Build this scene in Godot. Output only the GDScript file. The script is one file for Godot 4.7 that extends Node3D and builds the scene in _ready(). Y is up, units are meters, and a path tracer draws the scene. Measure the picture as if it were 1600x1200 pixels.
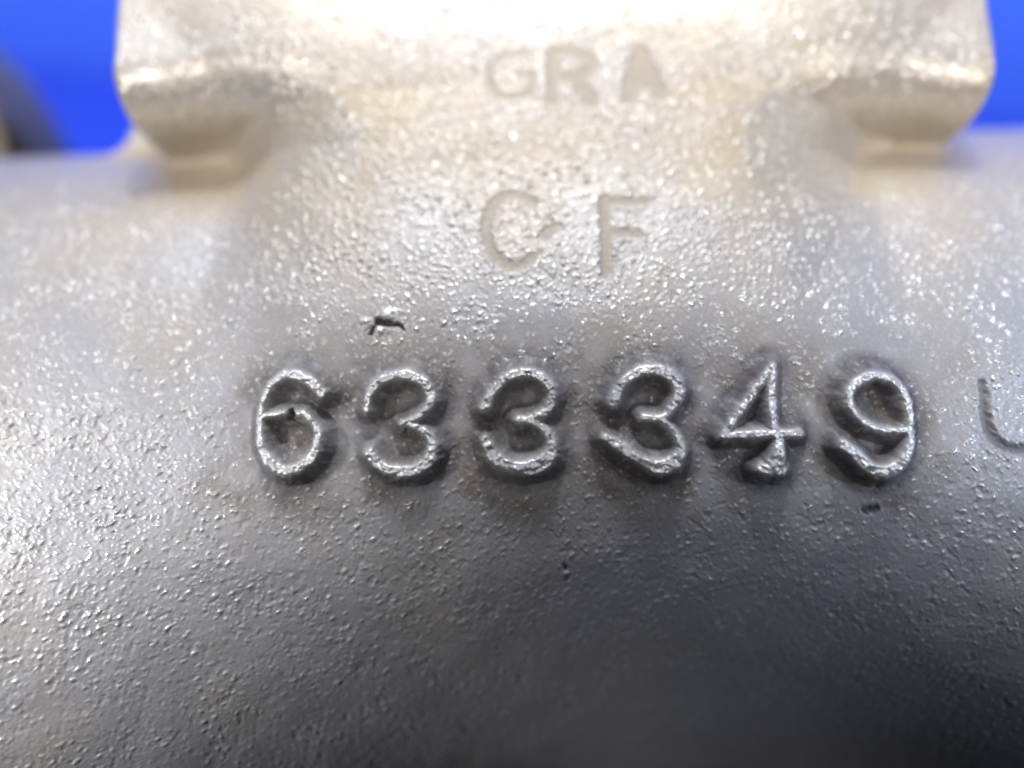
extends Node3D
# A grey metal casting with a cast-in number, on an added dark table, before a blue sheet and board.
# Shapes are worked out in millimetres in the casting's own frame (x across, y up the face,
# z out of the face) and tilted back by TILT when they are put down on the table.

const TILT := 0.698
const LIFT := 0.0856
const EYE := 75.0            # the lens is this far (mm) from the numbered face
const AXIS_Y := -13.2        # axis of the barrel
const AXIS_Z := -44.6
const BACK := -45.0

# centre lines of the cast and stamped characters: x, y, half width in mm
const DIGIT_STROKES := [
	["6", [[Vector3(-16.63, -0.85, 0.33), Vector3(-17.79, 0.23, 0.34), Vector3(-19.39, 0.86, 0.29), Vector3(-21.01, 0.23, 0.24), Vector3(-21.90, -1.42, 0.19), Vector3(-22.11, -3.21, 0.19), Vector3(-21.93, -5.22, 0.24), Vector3(-21.06, -6.82, 0.33), Vector3(-19.68, -7.58, 0.37), Vector3(-18.19, -7.08, 0.37), Vector3(-17.06, -5.70, 0.33), Vector3(-16.95, -4.21, 0.24), Vector3(-17.57, -3.21, 0.19), Vector3(-18.39, -2.65, 0.17), Vector3(-19.25, -2.60, 0.14), Vector3(-20.56, -2.60, 0.14), Vector3(-21.96, -2.88, 0.14)]]],
	["3", [[Vector3(-12.68, -2.25, 0.24), Vector3(-12.56, -1.30, 0.24), Vector3(-11.99, -0.06, 0.29), Vector3(-10.88, 0.57, 0.29), Vector3(-9.17, 0.80, 0.31), Vector3(-7.61, 0.11, 0.33), Vector3(-7.00, -1.07, 0.33), Vector3(-7.32, -2.08, 0.24), Vector3(-8.53, -3.09, 0.19), Vector3(-9.53, -3.53, 0.19)], [Vector3(-9.03, -3.48, 0.19), Vector3(-7.49, -4.19, 0.23), Vector3(-6.80, -5.30, 0.33), Vector3(-7.23, -6.67, 0.42), Vector3(-8.61, -7.55, 0.42), Vector3(-10.34, -7.56, 0.37), Vector3(-11.63, -6.90, 0.33), Vector3(-12.38, -6.08, 0.37)]]],
	["3", [[Vector3(-2.42, -2.02, 0.38), Vector3(-1.69, -0.68, 0.28), Vector3(-0.34, 0.62, 0.29), Vector3(1.31, 1.02, 0.29), Vector3(2.72, 0.45, 0.29), Vector3(3.49, -0.79, 0.28), Vector3(3.08, -2.19, 0.28), Vector3(1.96, -3.02, 0.28), Vector3(0.56, -3.19, 0.23)], [Vector3(1.79, -3.13, 0.23), Vector3(2.95, -4.07, 0.28), Vector3(3.44, -5.28, 0.37), Vector3(3.05, -6.54, 0.56), Vector3(1.55, -7.25, 0.56), Vector3(-0.33, -7.15, 0.42), Vector3(-1.55, -6.27, 0.47), Vector3(-2.34, -4.90, 0.28)]]],
	["3", [[Vector3(8.80, -1.57, 0.38), Vector3(9.40, -0.17, 0.33), Vector3(10.75, 0.96, 0.31), Vector3(12.28, 1.24, 0.33), Vector3(13.77, 0.73, 0.43), Vector3(14.42, -0.56, 0.42), Vector3(13.84, -2.07, 0.23), Vector3(13.09, -2.90, 0.19), Vector3(11.31, -2.90, 0.16)], [Vector3(12.97, -3.06, 0.19), Vector3(14.03, -4.27, 0.19), Vector3(14.59, -5.36, 0.23), Vector3(14.17, -6.62, 0.46), Vector3(12.84, -7.22, 0.56), Vector3(11.10, -6.62, 0.28), Vector3(9.52, -5.54, 0.42), Vector3(8.05, -4.66, 0.23)]]],
	["4", [[Vector3(18.21, -4.37, 0.14), Vector3(19.28, -2.89, 0.19), Vector3(20.67, -1.06, 0.19), Vector3(21.93, 0.67, 0.19), Vector3(22.62, 1.47, 0.19)], [Vector3(22.58, 1.01, 0.24), Vector3(22.45, -1.67, 0.28), Vector3(22.53, -3.65, 0.23), Vector3(22.82, -4.36, 0.28), Vector3(22.79, -5.78, 0.42), Vector3(22.64, -6.70, 0.65)], [Vector3(21.52, -7.36, 0.37), Vector3(23.10, -7.46, 0.32)], [Vector3(18.20, -4.54, 0.19), Vector3(20.46, -4.31, 0.23), Vector3(22.93, -4.31, 0.23), Vector3(24.63, -4.20, 0.28)]]],
	["9", [[Vector3(33.86, -3.96, 0.14), Vector3(32.50, -4.02, 0.14), Vector3(31.22, -3.75, 0.16), Vector3(30.03, -3.04, 0.19), Vector3(29.26, -1.89, 0.23), Vector3(29.28, -0.67, 0.28), Vector3(30.15, 0.22, 0.28), Vector3(31.72, 0.78, 0.21), Vector3(33.15, 0.34, 0.21), Vector3(33.98, -0.89, 0.23), Vector3(34.24, -2.38, 0.23), Vector3(34.15, -3.86, 0.23), Vector3(33.96, -5.32, 0.25), Vector3(33.26, -6.78, 0.32), Vector3(31.92, -7.54, 0.41), Vector3(30.59, -7.17, 0.41), Vector3(29.57, -6.20, 0.41), Vector3(28.49, -5.22, 0.37)]]],
]
const LETTER_STROKES := [
	["G", [[Vector3(1.56, 33.39, 0.32), Vector3(0.52, 33.53, 0.32), Vector3(-0.97, 33.09, 0.32), Vector3(-2.07, 31.78, 0.32), Vector3(-2.18, 29.90, 0.32), Vector3(-1.28, 28.75, 0.32), Vector3(0.51, 28.61, 0.32), Vector3(1.79, 29.04, 0.32)], [Vector3(0.64, 31.05, 0.32), Vector3(2.06, 31.05, 0.32), Vector3(1.85, 28.90, 0.32)]]],
	["R", [[Vector3(4.16, 33.68, 0.59), Vector3(4.08, 28.12, 0.57)], [Vector3(4.16, 33.53, 0.58), Vector3(5.98, 33.68, 0.65), Vector3(7.78, 32.87, 0.71), Vector3(7.74, 31.49, 0.71), Vector3(6.18, 30.83, 0.71), Vector3(4.38, 30.83, 0.64)], [Vector3(6.56, 30.62, 0.77), Vector3(7.97, 28.19, 0.77)]]],
	["A", [[Vector3(12.95, 33.98, 0.65), Vector3(12.44, 31.12, 0.97), Vector3(11.74, 28.40, 0.77)], [Vector3(12.95, 33.98, 0.65), Vector3(13.73, 31.12, 1.03), Vector3(14.95, 28.75, 0.64)], [Vector3(13.14, 32.36, 0.78), Vector3(13.30, 30.33, 0.90)]]],
	["C", [[Vector3(2.14, 17.15, 0.43), Vector3(1.17, 17.81, 0.43), Vector3(-0.37, 18.07, 0.43), Vector3(-1.84, 16.96, 0.49), Vector3(-2.43, 14.88, 0.49), Vector3(-2.05, 12.65, 0.48), Vector3(-0.96, 11.14, 0.48), Vector3(0.48, 10.76, 0.42), Vector3(1.74, 11.58, 0.42), Vector3(2.40, 12.02, 0.30)]]],
	["F", [[Vector3(8.89, 17.48, 0.55), Vector3(8.65, 10.02, 0.54)], [Vector3(8.89, 17.35, 0.43), Vector3(12.75, 17.35, 0.43)], [Vector3(8.78, 14.18, 0.42), Vector3(11.74, 13.98, 0.42)]]],
	["U", [[Vector3(41.75, 0.11, 0.34), Vector3(41.57, -2.25, 0.34), Vector3(41.77, -4.20, 0.39), Vector3(42.54, -5.25, 0.39), Vector3(43.76, -5.69, 0.39), Vector3(45.13, -5.68, 0.39), Vector3(46.63, -5.02, 0.39), Vector3(47.45, -3.64, 0.34), Vector3(48.25, 0.00, 0.34)]]],
]
const MARK_STROKES := [
	["dash", [[Vector3(2.84, 13.79, 0.42), Vector3(3.46, 14.43, 0.49), Vector3(4.31, 14.75, 0.42)]]],
	["crack", [[Vector3(-12.77, 4.41, 0.06), Vector3(-12.36, 5.24, 0.09), Vector3(-12.12, 5.65, 0.24)], [Vector3(-12.12, 5.71, 0.29), Vector3(-11.42, 5.53, 0.24), Vector3(-10.71, 5.41, 0.15), Vector3(-10.12, 5.24, 0.09), Vector3(-9.65, 4.82, 0.06)]]],
	["nub", [[Vector3(-11.49, 6.36, 0.35), Vector3(-11.13, 6.30, 0.29)]]],
	["nub", [[Vector3(-12.00, 4.88, 0.29), Vector3(-11.77, 4.82, 0.29)]]],
	["nub", [[Vector3(-13.36, 5.71, 0.24), Vector3(-13.06, 5.65, 0.24)]]],
	["pit", [[Vector3(31.02, -11.17, 0.22), Vector3(31.57, -11.01, 0.33), Vector3(32.01, -10.95, 0.22)]]],
	["pit", [[Vector3(4.83, -16.47, 0.17), Vector3(4.95, -16.64, 0.17)]]],
	["pit", [[Vector3(5.01, -17.50, 0.17), Vector3(5.06, -17.61, 0.17)]]],
	["pit", [[Vector3(-19.43, -3.16, 0.17), Vector3(-19.42, -2.42, 0.17)]]],
]

var tilt := Basis(Vector3.RIGHT, -TILT)
var xs := PackedFloat32Array()
var ys := PackedFloat32Array()


func out_of(x: float, y: float, z: float) -> Vector3:    # casting millimetres -> metres in the scene
	return tilt * (Vector3(x, y, z) * 0.001) + Vector3(0, LIFT, 0)


func lamp(called: String, at: Vector3, toward: Vector3, size: Vector2, energy: float, color: Color) -> void:
	var l := AreaLight3D.new()
	l.name = called
	l.area_size = size
	l.light_energy = energy
	l.light_color = color
	l.shadow_enabled = true
	l.area_range = 6.0
	add_child(l, true)
	l.look_at_from_position(at, toward, Vector3.UP if absf((toward - at).normalized().y) < 0.98 else Vector3.FORWARD)


func spot(called: String, at: Vector3, toward: Vector3, half: float, size: float, energy: float, color: Color) -> void:
	var l := SpotLight3D.new()
	l.name = called
	l.spot_angle = half
	l.spot_angle_attenuation = 1.0
	l.spot_range = 6.0
	l.spot_attenuation = 2.0
	l.light_size = size
	l.light_energy = energy
	l.light_color = color
	l.shadow_enabled = true
	add_child(l, true)
	l.look_at_from_position(at, toward, Vector3.UP)


func smax(a: float, b: float, k: float) -> float:
	var h := maxf(k - absf(a - b), 0.0) / k
	return maxf(a, b) + h * h * k * 0.25


func noise(s: int, freq: float, oct := 1) -> FastNoiseLite:
	var n := FastNoiseLite.new()
	n.seed = s
	n.noise_type = FastNoiseLite.TYPE_SIMPLEX
	n.frequency = freq
	n.fractal_type = FastNoiseLite.FRACTAL_FBM if oct > 1 else FastNoiseLite.FRACTAL_NONE
	n.fractal_octaves = oct
	return n


func cells(s: int, freq: float) -> FastNoiseLite:
	var n := noise(s, freq)
	n.noise_type = FastNoiseLite.TYPE_CELLULAR
	n.cellular_return_type = FastNoiseLite.RETURN_DISTANCE
	n.cellular_jitter = 1.0
	return n


func smooth_path(s: Array) -> PackedVector3Array:       # Catmull-Rom through the points
	var r := PackedVector3Array()
	if s.size() < 4:
		for p in s:
			r.append(p)
		return r
	for i in s.size() - 1:
		var a: Vector3 = s[i]
		var b: Vector3 = s[i + 1]
		var before: Vector3 = s[maxi(i - 1, 0)]
		var after: Vector3 = s[mini(i + 2, s.size() - 1)]
		for k in 3:
			r.append(a.cubic_interpolate(b, before, after, k / 3.0))
	r.append(s[-1])
	return r


# signed reach past the edge of a stroke's flat for the grid points near it: field[index] = distance - half width
func stroke_field(paths: Array, reach: float, nx: int, field: Dictionary) -> void:
	for s in paths:
		var path := smooth_path(s)
		for n in path.size() - 1:
			var a := path[n]
			var b := path[n + 1]
			var w := maxf(a.z, b.z) + reach
			var i0 := xs.bsearch(minf(a.x, b.x) - w)
			var i1 := xs.bsearch(maxf(a.x, b.x) + w)
			var j0 := ys.bsearch(minf(a.y, b.y) - w)
			var j1 := ys.bsearch(maxf(a.y, b.y) + w)
			var a2 := Vector2(a.x, a.y)
			var d2 := Vector2(b.x - a.x, b.y - a.y)
			var l2 := maxf(d2.length_squared(), 1e-6)
			for j in range(j0, mini(j1, ys.size())):
				for i in range(i0, mini(i1, nx)):
					var p := Vector2(xs[i], ys[j]) - a2
					var t := clampf(p.dot(d2) / l2, 0.0, 1.0)
					var v := (p - d2 * t).length() - lerpf(a.z, b.z, t)
					var at := j * nx + i
					if v < reach and v < field.get(at, 1e3):
						field[at] = v


func rounded(tx: float, ty: float, rx: float, ry: float, depth: float) -> float:   # how far an edge has fallen away; tx, ty: mm inside the two edges
	var qx := clampf(1.0 - tx / rx, 0.0, 5.0)
	var qy := clampf(1.0 - ty / ry, 0.0, 5.0)
	var q := pow(pow(qx, 2.2) + pow(qy, 2.2), 1.0 / 2.2)
	if q < 0.985:
		return depth * (1.0 - sqrt(1.0 - q * q))
	return depth * 0.8274 + (q - 0.985) * depth * 5.7


func _ready() -> void:
	# ---------------------------------------------------------------- camera, light
	var cam := Camera3D.new()
	cam.name = "camera"
	cam.fov = rad_to_deg(2.0 * atan(0.455))
	cam.near = 0.005
	cam.far = 10.0
	var lens := CameraAttributesPhysical.new()
	lens.frustum_focal_length = 12.0 / 0.455
	lens.frustum_focus_distance = 0.0735
	lens.exposure_aperture = 4.6
	lens.frustum_near = 0.005
	lens.frustum_far = 10.0
	cam.attributes = lens
	add_child(cam)
	cam.transform = Transform3D(tilt, out_of(0, 0, EYE))
	cam.current = true
	var env := Environment.new()
	env.background_mode = Environment.BG_COLOR
	env.background_color = Color(0.012, 0.013, 0.016).linear_to_srgb()
	env.tonemap_mode = Environment.TONE_MAPPER_LINEAR
	env.tonemap_exposure = 1.18
	env.sdfgi_enabled = true
	env.ssao_enabled = true
	env.ssil_enabled = true
	var we := WorldEnvironment.new()
	we.name = "world_environment"
	we.environment = env
	add_child(we)
	lamp("ceiling_lamp", out_of(-40, 530, 130), out_of(0, 15, 0), Vector2(0.60, 0.20), 0.12, Color(0.94, 0.96, 1.0))
	lamp("added_backdrop_light", Vector3(0.0, 0.20, -0.10), Vector3(0.0, 0.20, -0.29), Vector2(0.9, 0.05), 0.18, Color(1.0, 1.0, 1.0))  # unseen light added to brighten the blue board
	spot("added_front_spot", out_of(0, 390, 170), out_of(0, 34, -10), 11.0, 0.032, 0.065, Color(1.0, 1.0, 1.0))  # unseen spot added to brighten the upper face and its grains
	spot("added_fill_spot", out_of(-70, 45, 340), out_of(-44, 66, -14), 11.0, 0.040, 0.17, Color(1.0, 0.975, 0.94))  # two unseen fills added to brighten the block lobes
	spot("added_fill_spot", out_of(90, 45, 340), out_of(52, 66, -14), 11.0, 0.040, 0.17, Color(1.0, 0.975, 0.94))
	spot("left_spot", out_of(-340, 70, 260), out_of(-57, -22, 0), 5.7, 0.025, 0.175, Color(1.0, 0.99, 0.98))
	spot("right_spot", out_of(390, 90, 290), out_of(62, 2, 0), 3.8, 0.022, 0.15, Color(0.84, 0.90, 1.0))
	build_backdrop()
	build_casting()


func build_backdrop() -> void:
	var grain := NoiseTexture2D.new()
	grain.width = 512
	grain.height = 512
	grain.seamless = true
	grain.noise = noise(5, 0.02, 4)
	var ramp := Gradient.new()
	ramp.set_color(0, Color(0.93, 0.93, 0.93))
	ramp.set_color(1, Color(1, 1, 1))
	grain.color_ramp = ramp
	var sheets := [["added_dark_table", Color(0.025, 0.024, 0.026), Vector3(1.6, 0.03, 1.5)], ["shaded_blue_cloth", Color(0.017, 0.072, 0.70), Vector3(1.5, 0.004, 0.26)], ["backdrop_board", Color(0.06, 0.19, 0.95), Vector3(1.8, 0.26, 0.02)]]
	for s in sheets:
		var m := StandardMaterial3D.new()
		m.albedo_color = (s[1] as Color).linear_to_srgb()
		m.albedo_texture = grain
		m.uv1_triplanar = true
		m.uv1_scale = Vector3(6, 6, 6)
		m.roughness = 0.75
		var b := BoxMesh.new()
		b.size = s[2]
		b.material = m
		var o := MeshInstance3D.new()
		o.name = s[0]
		o.mesh = b
		o.set_meta("kind", "structure")
		add_child(o, true)
		if s[0] == "added_dark_table":
			o.position = Vector3(0, -0.015, 0.2)  # unseen near-black table, added so no blue reflects into the casting
		elif s[0] == "shaded_blue_cloth":
			o.position = Vector3(0, 0.0021, -0.24)  # darker blue than the board: shade painted into the sheet colour
			o.rotation.y = -0.15
		else:
			o.position = Vector3(0, 0.13, -0.29)
			o.rotation.y = -0.15


func ladder(into: PackedFloat32Array, from: float, to: float, step: float) -> void:
	var n := maxi(int(round((to - from) / step)), 1)
	for i in n:
		into.append(from + (to - from) * i / n)


func build_casting() -> void:
	ladder(xs, -80.0, -60.0, 0.8)
	ladder(xs, -60.0, 60.0, 0.115)
	ladder(xs, 60.0, 80.01, 0.8)
	xs.append(80.0)
	ladder(ys, -56.6, -42.0, 0.4)
	ladder(ys, -42.0, 46.0, 0.11)
	ladder(ys, 46.0, 50.0, 0.2)
	ys.append(50.0)
	var nx := xs.size()
	var ny := ys.size()
	var count := nx * ny
	# ---- characters
	var raised: Array[Dictionary] = []
	for d in DIGIT_STROKES:
		var f := {}
		stroke_field(d[1], 2.6, nx, f)
		raised.append(f)
	var cut: Array[Dictionary] = []
	for d in LETTER_STROKES + MARK_STROKES:
		var f := {}
		stroke_field(d[1], 0.6, nx, f)
		cut.append(f)
	# ---- the surface
	var z := PackedFloat32Array()
	z.resize(count)
	var part := PackedByteArray()
	part.resize(count)
	var quiet := PackedFloat32Array()      # 0 rough skin ... 1 smooth
	quiet.resize(count)
	var lump := noise(11, 0.09, 2)
	for j in ny:
		var y := ys[j]
		var dy := y - AXIS_Y
		var line := -2.1 - 0.30 * (y - 5.0) - 0.05 * maxf(0.0, 8.0 - y) ** 2
		var half := 14.0 + maxf(0.0, 26.0 - y) * 0.2 + maxf(0.0, y - 24.0) * 0.7
		var top := 47.0 - y
		for i in nx:
			var x := xs[i]
			var at := j * nx + i
			var r := 45.5 + 0.028 * x
			var q := r * r - dy * dy
			var h := AXIS_Z + sqrt(q) if q > 0.0 else -70.0
			var p := 0
			var calm := 0.0
			if y > -8.0:
				# plate behind the block
				var gusset := 0.16 * maxf(0.0, 31.5 - y) ** 2
				var nk := -27.0 - rounded(minf(x + 47.2 + gusset - maxf(0.0, y - 31.0) * 0.6, 50.8 + gusset - maxf(0.0, y - 28.0) * 0.6 - x), minf(30.0, top), 2.0, 2.0, 4.0)
				var was := h
				h = smax(h, nk, 5.0)
				calm = clampf((h - maxf(was, nk)) * 2.0, 0.0, 1.0) * (1.0 - exp(-(x - 4.0) * (x - 4.0) / 420.0))
				if nk > was:
					p = 1 if x < 4.0 else 4
				# block
				var bottom := 26.2 - 0.0018 * (x - 4.0) * (x - 4.0) + 3.6 + 0.008 * (x - 4.0)
				var bl := -8.6 - 0.50 * (y - 30.0) - rounded(minf(x + 41.8 + (y - 30.0) * 0.15, 50.4 + (y - 30.0) * 0.15 - x), minf(y - bottom, top), 2.4, 7.0, 12.0)
				if y > 37.0:
					var notch := maxf(smoothstep(-24.0, -19.0, x) * smoothstep(-4.5, -9.0, x), smoothstep(3.0, 7.5, x) * smoothstep(23.0, 19.0, x))
					bl -= 1.6 * notch * smoothstep(37.2, 41.0, y)
				# pad that runs from the barrel up into the block
				var a := absf(x - 4.0) - half
				var pd := line - (0.020 * a * a + 0.003 * maxf(0.0, a - 8.0) ** 3 if a > 0.0 else 0.0)
				pd = minf(pd, pd + (top - 3.0) * 2.0)
				var middle := exp(-(x - 4.0) * (x - 4.0) / 480.0)
				bl = lerpf(bl, pd, middle)
				was = h
				var front := smax(pd, bl, maxf(0.3, 8.0 * (1.0 - middle)))
				h = smax(h, front, 5.0 + 5.0 * middle)
				if front > was:
					p = 3 if y < 37.0 and a < 4.0 and (pd >= bl - 0.01 or middle > 0.5) else 2
			var left := smoothstep(12.0, -52.0, x)
			var right := smoothstep(26.0, 66.0, x)
			h += (20.0 * left + 12.0 * right - 9.0) * pow(clampf((-6.0 - y) / 34.0, 0.0, 1.4), 1.15)  # shade put into the shape: centre bent away, ends turned to the light
			h += 0.10 * lump.get_noise_2d(x, y)
			if i == 0 or i == nx - 1:
				h = -60.0
			z[at] = maxf(h, BACK)
			part[at] = p
			quiet[at] = calm
	var smooth_z := z.duplicate()
	# ---- grain of the sand mould, then raised numerals and cut letters
	var grain := cells(3, 1.0)
	var fine := cells(8, 2.3)
	var patch := noise(21, 0.16, 2)
	var each := noise(22, 1.1)
	var tone := noise(23, 0.05, 3)
	var speck := noise(24, 1.6, 3)
	var tint := PackedColorArray()
	tint.resize(count)
	var orm := PackedByteArray()
	orm.resize(count * 3)
	var silver := Color(0.54, 0.54, 0.58)
	var tan := Color(0.60, 0.52, 0.41)
	var brown := Color(0.23, 0.185, 0.145)
	for j in ny:
		var y := ys[j]
		for i in nx:
			var x := xs[i]
			var at := j * nx + i
			var warp := each.get_noise_2d(x * 0.8, y * 0.8)
			var u := x * 0.85 + y * 0.53 + 0.16 * warp       # grains are drawn out a little along one diagonal
			var v := (-x * 0.53 + y * 0.85) * 1.25
			var calm := quiet[at]
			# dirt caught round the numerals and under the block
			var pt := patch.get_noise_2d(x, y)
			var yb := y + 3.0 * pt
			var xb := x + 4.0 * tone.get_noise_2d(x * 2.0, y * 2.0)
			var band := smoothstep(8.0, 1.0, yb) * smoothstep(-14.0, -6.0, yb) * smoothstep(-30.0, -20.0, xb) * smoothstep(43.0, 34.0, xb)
			var under := 0.0
			if y > 14.0 and y < 29.0:
				under = exp(-((x + 26.0) * (x + 26.0) * 0.008 + (y - 23.0) * (y - 23.0) * 0.05)) + exp(-((x - 32.0) * (x - 32.0) * 0.008 + (y - 23.0) * (y - 23.0) * 0.05))
			under = (under + 0.6 * calm) * (0.25 if part[at] == 2 else 1.0)
			var rough := clampf(1.0 - 0.42 * band - 0.7 * minf(under, 1.0), 0.12, 1.0) * clampf(0.9 + pt * 0.6, 0.4, 1.3) * (0.66 + 0.30 * maxf(smoothstep(-14.0, -2.0, y), smoothstep(-18.0, -36.0, x) * smoothstep(-26.0, -10.0, y)))
			var g := clampf(-grain.get_noise_2d(u, v), 0.0, 1.0)
			var gf := clampf(-fine.get_noise_2d(u, v), 0.0, 1.0)
			var e := clampf(0.45 + each.get_noise_2d(u, v) * 1.3, 0.0, 1.0)
			var bump := (smoothstep(0.66, 0.95, g) * 0.135 * e + smoothstep(0.62, 0.95, gf) * 0.065 * (1.1 - e)) * (1.0 + 0.5 * smoothstep(2.0, 12.0, y)) - smoothstep(0.55, 0.9, each.get_noise_2d(x * 0.55 + 300.0, y * 0.55)) * 0.08
			z[at] += (bump * rough + speck.get_noise_2d(x * 1.3, y * 1.3) * 0.019 * rough) if z[at] > BACK + 0.5 else 0.0
			var tn := tone.get_noise_2d(x, y)
			var warm := clampf(under * 0.9 + 0.02 + tn * 0.3 + smoothstep(-2, 24, y) * 0.58, 0.0, 1.0)
			var c := silver.lerp(tan, warm)
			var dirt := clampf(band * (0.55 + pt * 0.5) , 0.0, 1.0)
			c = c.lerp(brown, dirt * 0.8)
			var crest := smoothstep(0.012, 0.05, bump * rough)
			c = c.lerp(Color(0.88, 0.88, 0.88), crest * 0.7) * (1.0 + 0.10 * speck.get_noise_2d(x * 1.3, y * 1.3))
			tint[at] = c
			orm[at * 3 + 1] = int(255.0 * clampf(lerpf((0.42 if part[at] == 2 else 0.55) + 0.15 * dirt + 0.10 * under + 0.05 * tn, 0.26, crest), 0.05, 1.0))
			orm[at * 3 + 2] = int(255.0 * clampf(lerpf(0.35 - 0.25 * dirt - 0.15 * minf(under, 1.0), 0.45, crest), 0.0, 1.0))
			orm[at * 3] = 255
	var id := 5
	var chip := noise(31, 0.9, 3)
	var bright := Color(0.92, 0.95, 1.0)  # worn-metal white with the blue tint of the light mixed in
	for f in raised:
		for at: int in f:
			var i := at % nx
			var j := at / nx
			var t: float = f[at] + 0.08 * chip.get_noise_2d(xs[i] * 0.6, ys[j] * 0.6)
			var s := lerpf(1.0 - smoothstep(-0.1, 1.2, t), 1.0 - clampf(t / 1.1, 0.0, 1.0), 0.6)
			var foot := 0.14 * (1.0 - smoothstep(0.6, 2.0, t))
			z[at] += 1.75 * s + foot + 0.055 * speck.get_noise_2d(xs[i], ys[j] + 70.0) * s + 0.12 * chip.get_noise_2d(xs[i] * 0.6, ys[j] * 1.0 + 40.0) * s * s
			var wall_shade := smoothstep(0.1, 0.6, t) * (1.0 - smoothstep(1.0, 2.5, t)) * (0.35 + 0.35 * smoothstep(-25.0, 35.0, xs[i]) + 0.4 * chip.get_noise_2d(xs[i] * 0.5, ys[j] * 0.5 + 90.0))  # dark bluish shade painted on numeral walls and feet, stronger to the right
			tint[at] = tint[at].lerp(Color(0.06, 0.063, 0.10), clampf(wall_shade, 0.0, 1.0) * 0.8)
			orm[at * 3 + 2] = int(orm[at * 3 + 2] * (1.0 - 0.6 * clampf(wall_shade, 0.0, 1.0)))
			if t < 1.1:
				part[at] = id
				var worn := 1.0 - smoothstep(-0.12, 0.30, t)
				tint[at] = tint[at].lerp(bright, worn * 0.9)
				orm[at * 3 + 1] = int(lerpf(orm[at * 3 + 1], 255.0 * 0.38, worn))
				orm[at * 3 + 2] = int(lerpf(orm[at * 3 + 2], 255.0 * 0.6, worn))
		id += 1
	for n in cut.size():
		var f := cut[n]
		var kind: String = (LETTER_STROKES + MARK_STROKES)[n][0]
		var deep: float = {"crack": 0.9, "pit": 0.35, "seam": 0.0, "U": 0.30, "nub": -0.28, "C": 0.14, "F": 0.14, "G": 0.12, "R": 0.17, "A": 0.17}.get(kind, 0.18)
		var soft: float = {"crack": 0.12, "nub": 0.3, "G": 0.4, "R": 0.4, "A": 0.4}.get(kind, 0.28)
		for at: int in f:
			var i := at % nx
			var j := at / nx
			var t: float = f[at] + 0.14 * chip.get_noise_2d(xs[i] * 1.7, ys[j] * 1.7)
			var s := 1.0 - smoothstep(-soft, soft, t)
			var lip := exp(-((t - 0.3) / 0.16) ** 2) * 0.05 * (0.5 + chip.get_noise_2d(xs[i] * 2.0, ys[j] * 2.0))
			z[at] = lerpf(z[at], smooth_z[at] + speck.get_noise_2d(xs[i], ys[j]) * 0.02, s * 0.85) - deep * s + (lip if kind.length() == 1 else 0.0)
			if t < 0.1 and kind != "seam":
				if part[at] < 5:
					part[at] = id
			var dark := kind == "crack" or kind == "pit"
			tint[at] = tint[at].lerp(Color(0.05, 0.045, 0.04) if dark else (bright if kind == "nub" else (silver * 0.4 if kind == "U" else Color(0.50, 0.45, 0.385))), s * (0.85 if kind != "seam" else 0.2))
			orm[at * 3 + 1] = int(lerpf(orm[at * 3 + 1], 255.0 * (0.3 if kind == "nub" else 0.7), s))
			orm[at * 3 + 2] = int(lerpf(orm[at * 3 + 2], 255.0 * 0.35, s))
		id += 1
	# ---- normals over the whole sheet
	var point := PackedVector3Array()
	point.resize(count)
	var normal := PackedVector3Array()
	normal.resize(count)
	var uv := PackedVector2Array()
	uv.resize(count)
	for j in ny:
		var ja := maxi(j - 1, 0)
		var jb := mini(j + 1, ny - 1)
		for i in nx:
			var at := j * nx + i
			var ia := maxi(i - 1, 0)
			var ib := mini(i + 1, nx - 1)
			point[at] = out_of(xs[i], ys[j], z[at])
			normal[at] = tilt * Vector3(-(z[j * nx + ib] - z[j * nx + ia]) / (xs[ib] - xs[ia]), -(z[jb * nx + i] - z[ja * nx + i]) / (ys[jb] - ys[ja]), 1.0).normalized()
			uv[at] = Vector2((i + 0.5) / nx, (j + 0.5) / ny)
	var im := Image.create_from_data(nx, ny, false, Image.FORMAT_RGB8, orm)
	var metal := ORMMaterial3D.new()
	metal.vertex_color_use_as_albedo = true
	metal.clearcoat_enabled = true
	metal.clearcoat = 0.12
	metal.clearcoat_roughness = 0.3
	metal.metallic_specular = 0.35
	metal.orm_texture = ImageTexture.create_from_image(im)
	# ---- cut the sheet into its parts
	var lists: Array[PackedInt32Array] = []
	for n in id:
		lists.append(PackedInt32Array())
	for j in ny - 1:
		for i in nx - 1:
			var a := j * nx + i
			if z[a] <= BACK and z[a + 1] <= BACK and z[a + nx] <= BACK and z[a + nx + 1] <= BACK:
				continue
			lists[part[a]].append_array([a, a + nx, a + 1, a + 1, a + nx, a + nx + 1])
	var root := Node3D.new()
	root.name = "metal_casting"
	root.set_meta("label", "grey sand-cast metal part with raised number 633349 on its barrel, lying on blue")
	root.set_meta("category", "metal casting")
	add_child(root)
	var names := ["barrel", "plate", "block", "pad", "plate"]
	var notes := ["", "", "", "", ""]
	for d in DIGIT_STROKES:
		names.append("numeral")
		notes.append("raised cast numeral %s with worn bright ridge" % d[0])
	for d in LETTER_STROKES:
		names.append("letter")
		notes.append("stamped letter %s sunk into the grey metal" % d[0])
	for d in MARK_STROKES:
		names.append({"dash": "stamped_dash", "seam": "seam", "crack": "crack", "nub": "metal_nub", "pit": "pit"}[d[0]])
		notes.append("")
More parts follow.
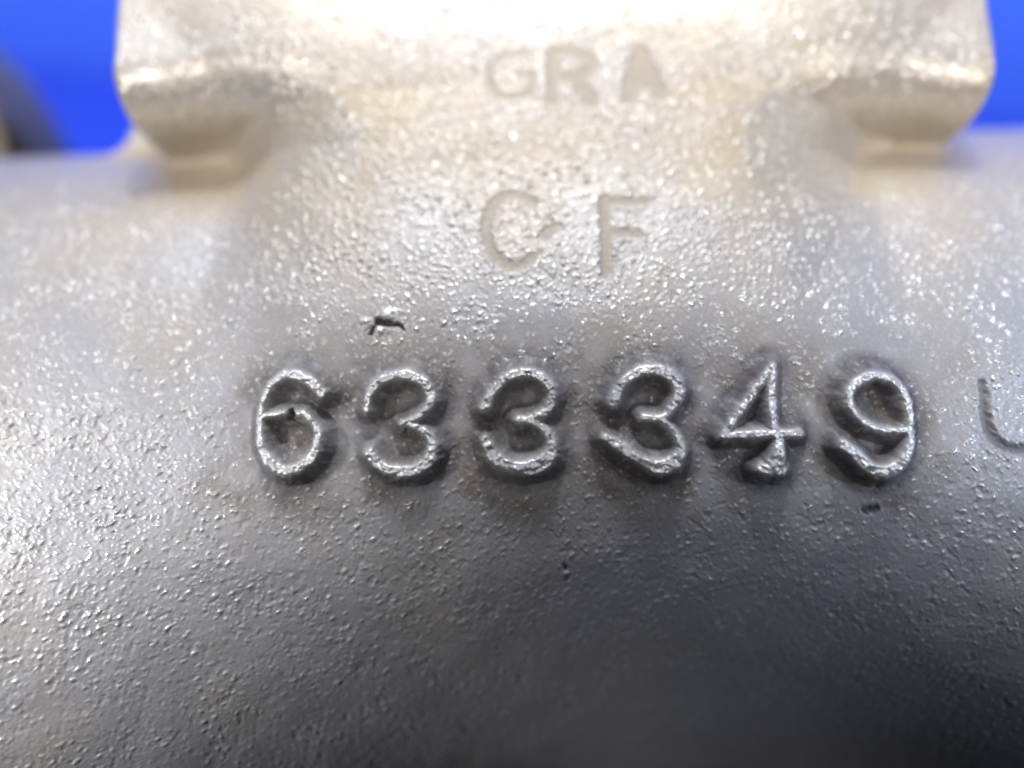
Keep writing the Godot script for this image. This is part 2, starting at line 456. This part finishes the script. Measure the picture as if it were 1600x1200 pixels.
	for n in id:
		if lists[n].is_empty():
			continue
		var remap := PackedInt32Array()
		remap.resize(count)
		remap.fill(-1)
		var pv := PackedVector3Array()
		var pn := PackedVector3Array()
		var pc := PackedColorArray()
		var pu := PackedVector2Array()
		var idx := PackedInt32Array()
		idx.resize(lists[n].size())
		var k := 0
		for a in lists[n]:
			if remap[a] < 0:
				remap[a] = pv.size()
				pv.append(point[a])
				pn.append(normal[a])
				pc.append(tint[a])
				pu.append(uv[a])
			idx[k] = remap[a]
			k += 1
		piece(names[n], notes[n], pv, pn, pc, pu, idx, metal, root)
	build_rear(smooth_z, nx, ny, root)
	build_lug(root)


func piece(called: String, note: String, pv: PackedVector3Array, pn: PackedVector3Array, pc: PackedColorArray, pu: PackedVector2Array, idx: PackedInt32Array, m: Material, root: Node3D) -> void:
	var arrays := []
	arrays.resize(Mesh.ARRAY_MAX)
	arrays[Mesh.ARRAY_VERTEX] = pv
	arrays[Mesh.ARRAY_NORMAL] = pn
	arrays[Mesh.ARRAY_COLOR] = pc
	arrays[Mesh.ARRAY_TEX_UV] = pu
	arrays[Mesh.ARRAY_INDEX] = idx
	var am := ArrayMesh.new()
	am.add_surface_from_arrays(Mesh.PRIMITIVE_TRIANGLES, arrays)
	am.surface_set_material(0, m)
	var o := MeshInstance3D.new()
	o.name = called
	o.mesh = am
	if note:
		o.set_meta("label", note)
	root.add_child(o, true)


func plain_metal() -> StandardMaterial3D:
	var m := StandardMaterial3D.new()
	m.vertex_color_use_as_albedo = true
	m.metallic = 0.1
	m.metallic_specular = 0.2
	m.roughness = 0.5
	return m


func build_rear(z: PackedFloat32Array, nx: int, ny: int, root: Node3D) -> void:     # the back half, seen only from elsewhere
	var si := PackedInt32Array()
	var sj := PackedInt32Array()
	for i in range(0, nx, 6):
		si.append(i)
	si.append(nx - 1)
	for j in range(0, ny, 6):
		sj.append(j)
	sj.append(ny - 1)
	var pv := PackedVector3Array()
	var pn := PackedVector3Array()
	var pc := PackedColorArray()
	var pu := PackedVector2Array()
	var idx := PackedInt32Array()
	for j in sj:
		for i in si:
			var h := 2.0 * BACK - z[j * nx + i]
			var gx := (z[j * nx + mini(i + 4, nx - 1)] - z[j * nx + maxi(i - 4, 0)]) / (xs[mini(i + 4, nx - 1)] - xs[maxi(i - 4, 0)])
			var gy := (z[mini(j + 4, ny - 1) * nx + i] - z[maxi(j - 4, 0) * nx + i]) / (ys[mini(j + 4, ny - 1)] - ys[maxi(j - 4, 0)])
			pv.append(out_of(xs[i], ys[j], h))
			pn.append(tilt * Vector3(-gx, -gy, -1.0).normalized())
			pc.append(Color(0.58, 0.55, 0.5))
			pu.append(Vector2.ZERO)
	var w := si.size()
	for j in sj.size() - 1:
		for i in w - 1:
			var a := j * w + i
			var highest := maxf(maxf(z[sj[j] * nx + si[i]], z[sj[j] * nx + si[i + 1]]), maxf(z[sj[j + 1] * nx + si[i]], z[sj[j + 1] * nx + si[i + 1]]))
			if highest > BACK:
				idx.append_array([a, a + 1, a + w, a + 1, a + w + 1, a + w])
	piece("rear_shell", "", pv, pn, pc, pu, idx, plain_metal(), root)


func build_lug(root: Node3D) -> void:      # thick oval eye standing behind the barrel, with its dark bore
	var ring := [Vector2(0.30, -9), Vector2(0.42, -7), Vector2(0.52, -1.2), Vector2(0.57, -0.3), Vector2(0.64, 0.0), Vector2(0.84, 0.0), Vector2(0.94, -0.5), Vector2(1.0, -2.0), Vector2(1.03, -6.0), Vector2(1.05, -16.0), Vector2(0.9, -20.0)]
	var spots := noise(41, 0.4, 3)
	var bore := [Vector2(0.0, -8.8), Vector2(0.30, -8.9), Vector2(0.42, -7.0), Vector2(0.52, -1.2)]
	for which in 2:
		var prof: Array = bore if which else ring.slice(2)
		var pv := PackedVector3Array()
		var pn := PackedVector3Array()
		var pc := PackedColorArray()
		var pu := PackedVector2Array()
		var idx := PackedInt32Array()
		var seg := 96
		var rows := prof.size()
		for k in rows:
			var t: Vector2 = prof[maxi(k - 1, 0)] - prof[mini(k + 1, rows - 1)]
			for s in seg + 1:
				var a := TAU * s / seg
				var rx := 11.6 if prof[k].x > 0.6 else 16.0
				var ry := 19.0
				var sx: float = prof[k].x * rx
				var sy: float = prof[k].x * ry if prof[k].x > 0.6 else prof[k].x * ry * 0.45
				var p := Vector3((-85.0 if prof[k].x > 0.6 else -79.0) + cos(a) * sx, (38.0 if prof[k].x > 0.6 else 34.0) + sin(a) * sy, -48.0 + prof[k].y)
				p.x -= 0.38 * sin(a) * sy
				p.z += 0.25 * spots.get_noise_3d(p.x, p.y, p.z)
				pv.append(out_of(p.x, p.y, p.z))
				pn.append(tilt * Vector3(cos(a) * t.y, sin(a) * t.y, -t.x / 12.0 * 12.0).normalized() * 1.0)
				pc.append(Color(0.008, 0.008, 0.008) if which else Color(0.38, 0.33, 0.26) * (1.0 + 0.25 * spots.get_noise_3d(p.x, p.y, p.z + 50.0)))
				pu.append(Vector2.ZERO)
		for k in rows - 1:
			for s in seg:
				var a := k * (seg + 1) + s
				idx.append_array([a, a + 1, a + seg + 1, a + 1, a + seg + 2, a + seg + 1])
		var m := plain_metal()
		if which:
			m.metallic = 0.1
			m.roughness = 0.9
		piece("bore" if which else "lug", "dark hollow inside the blurred lug" if which else "", pv, pn, pc, pu, idx, m, root)
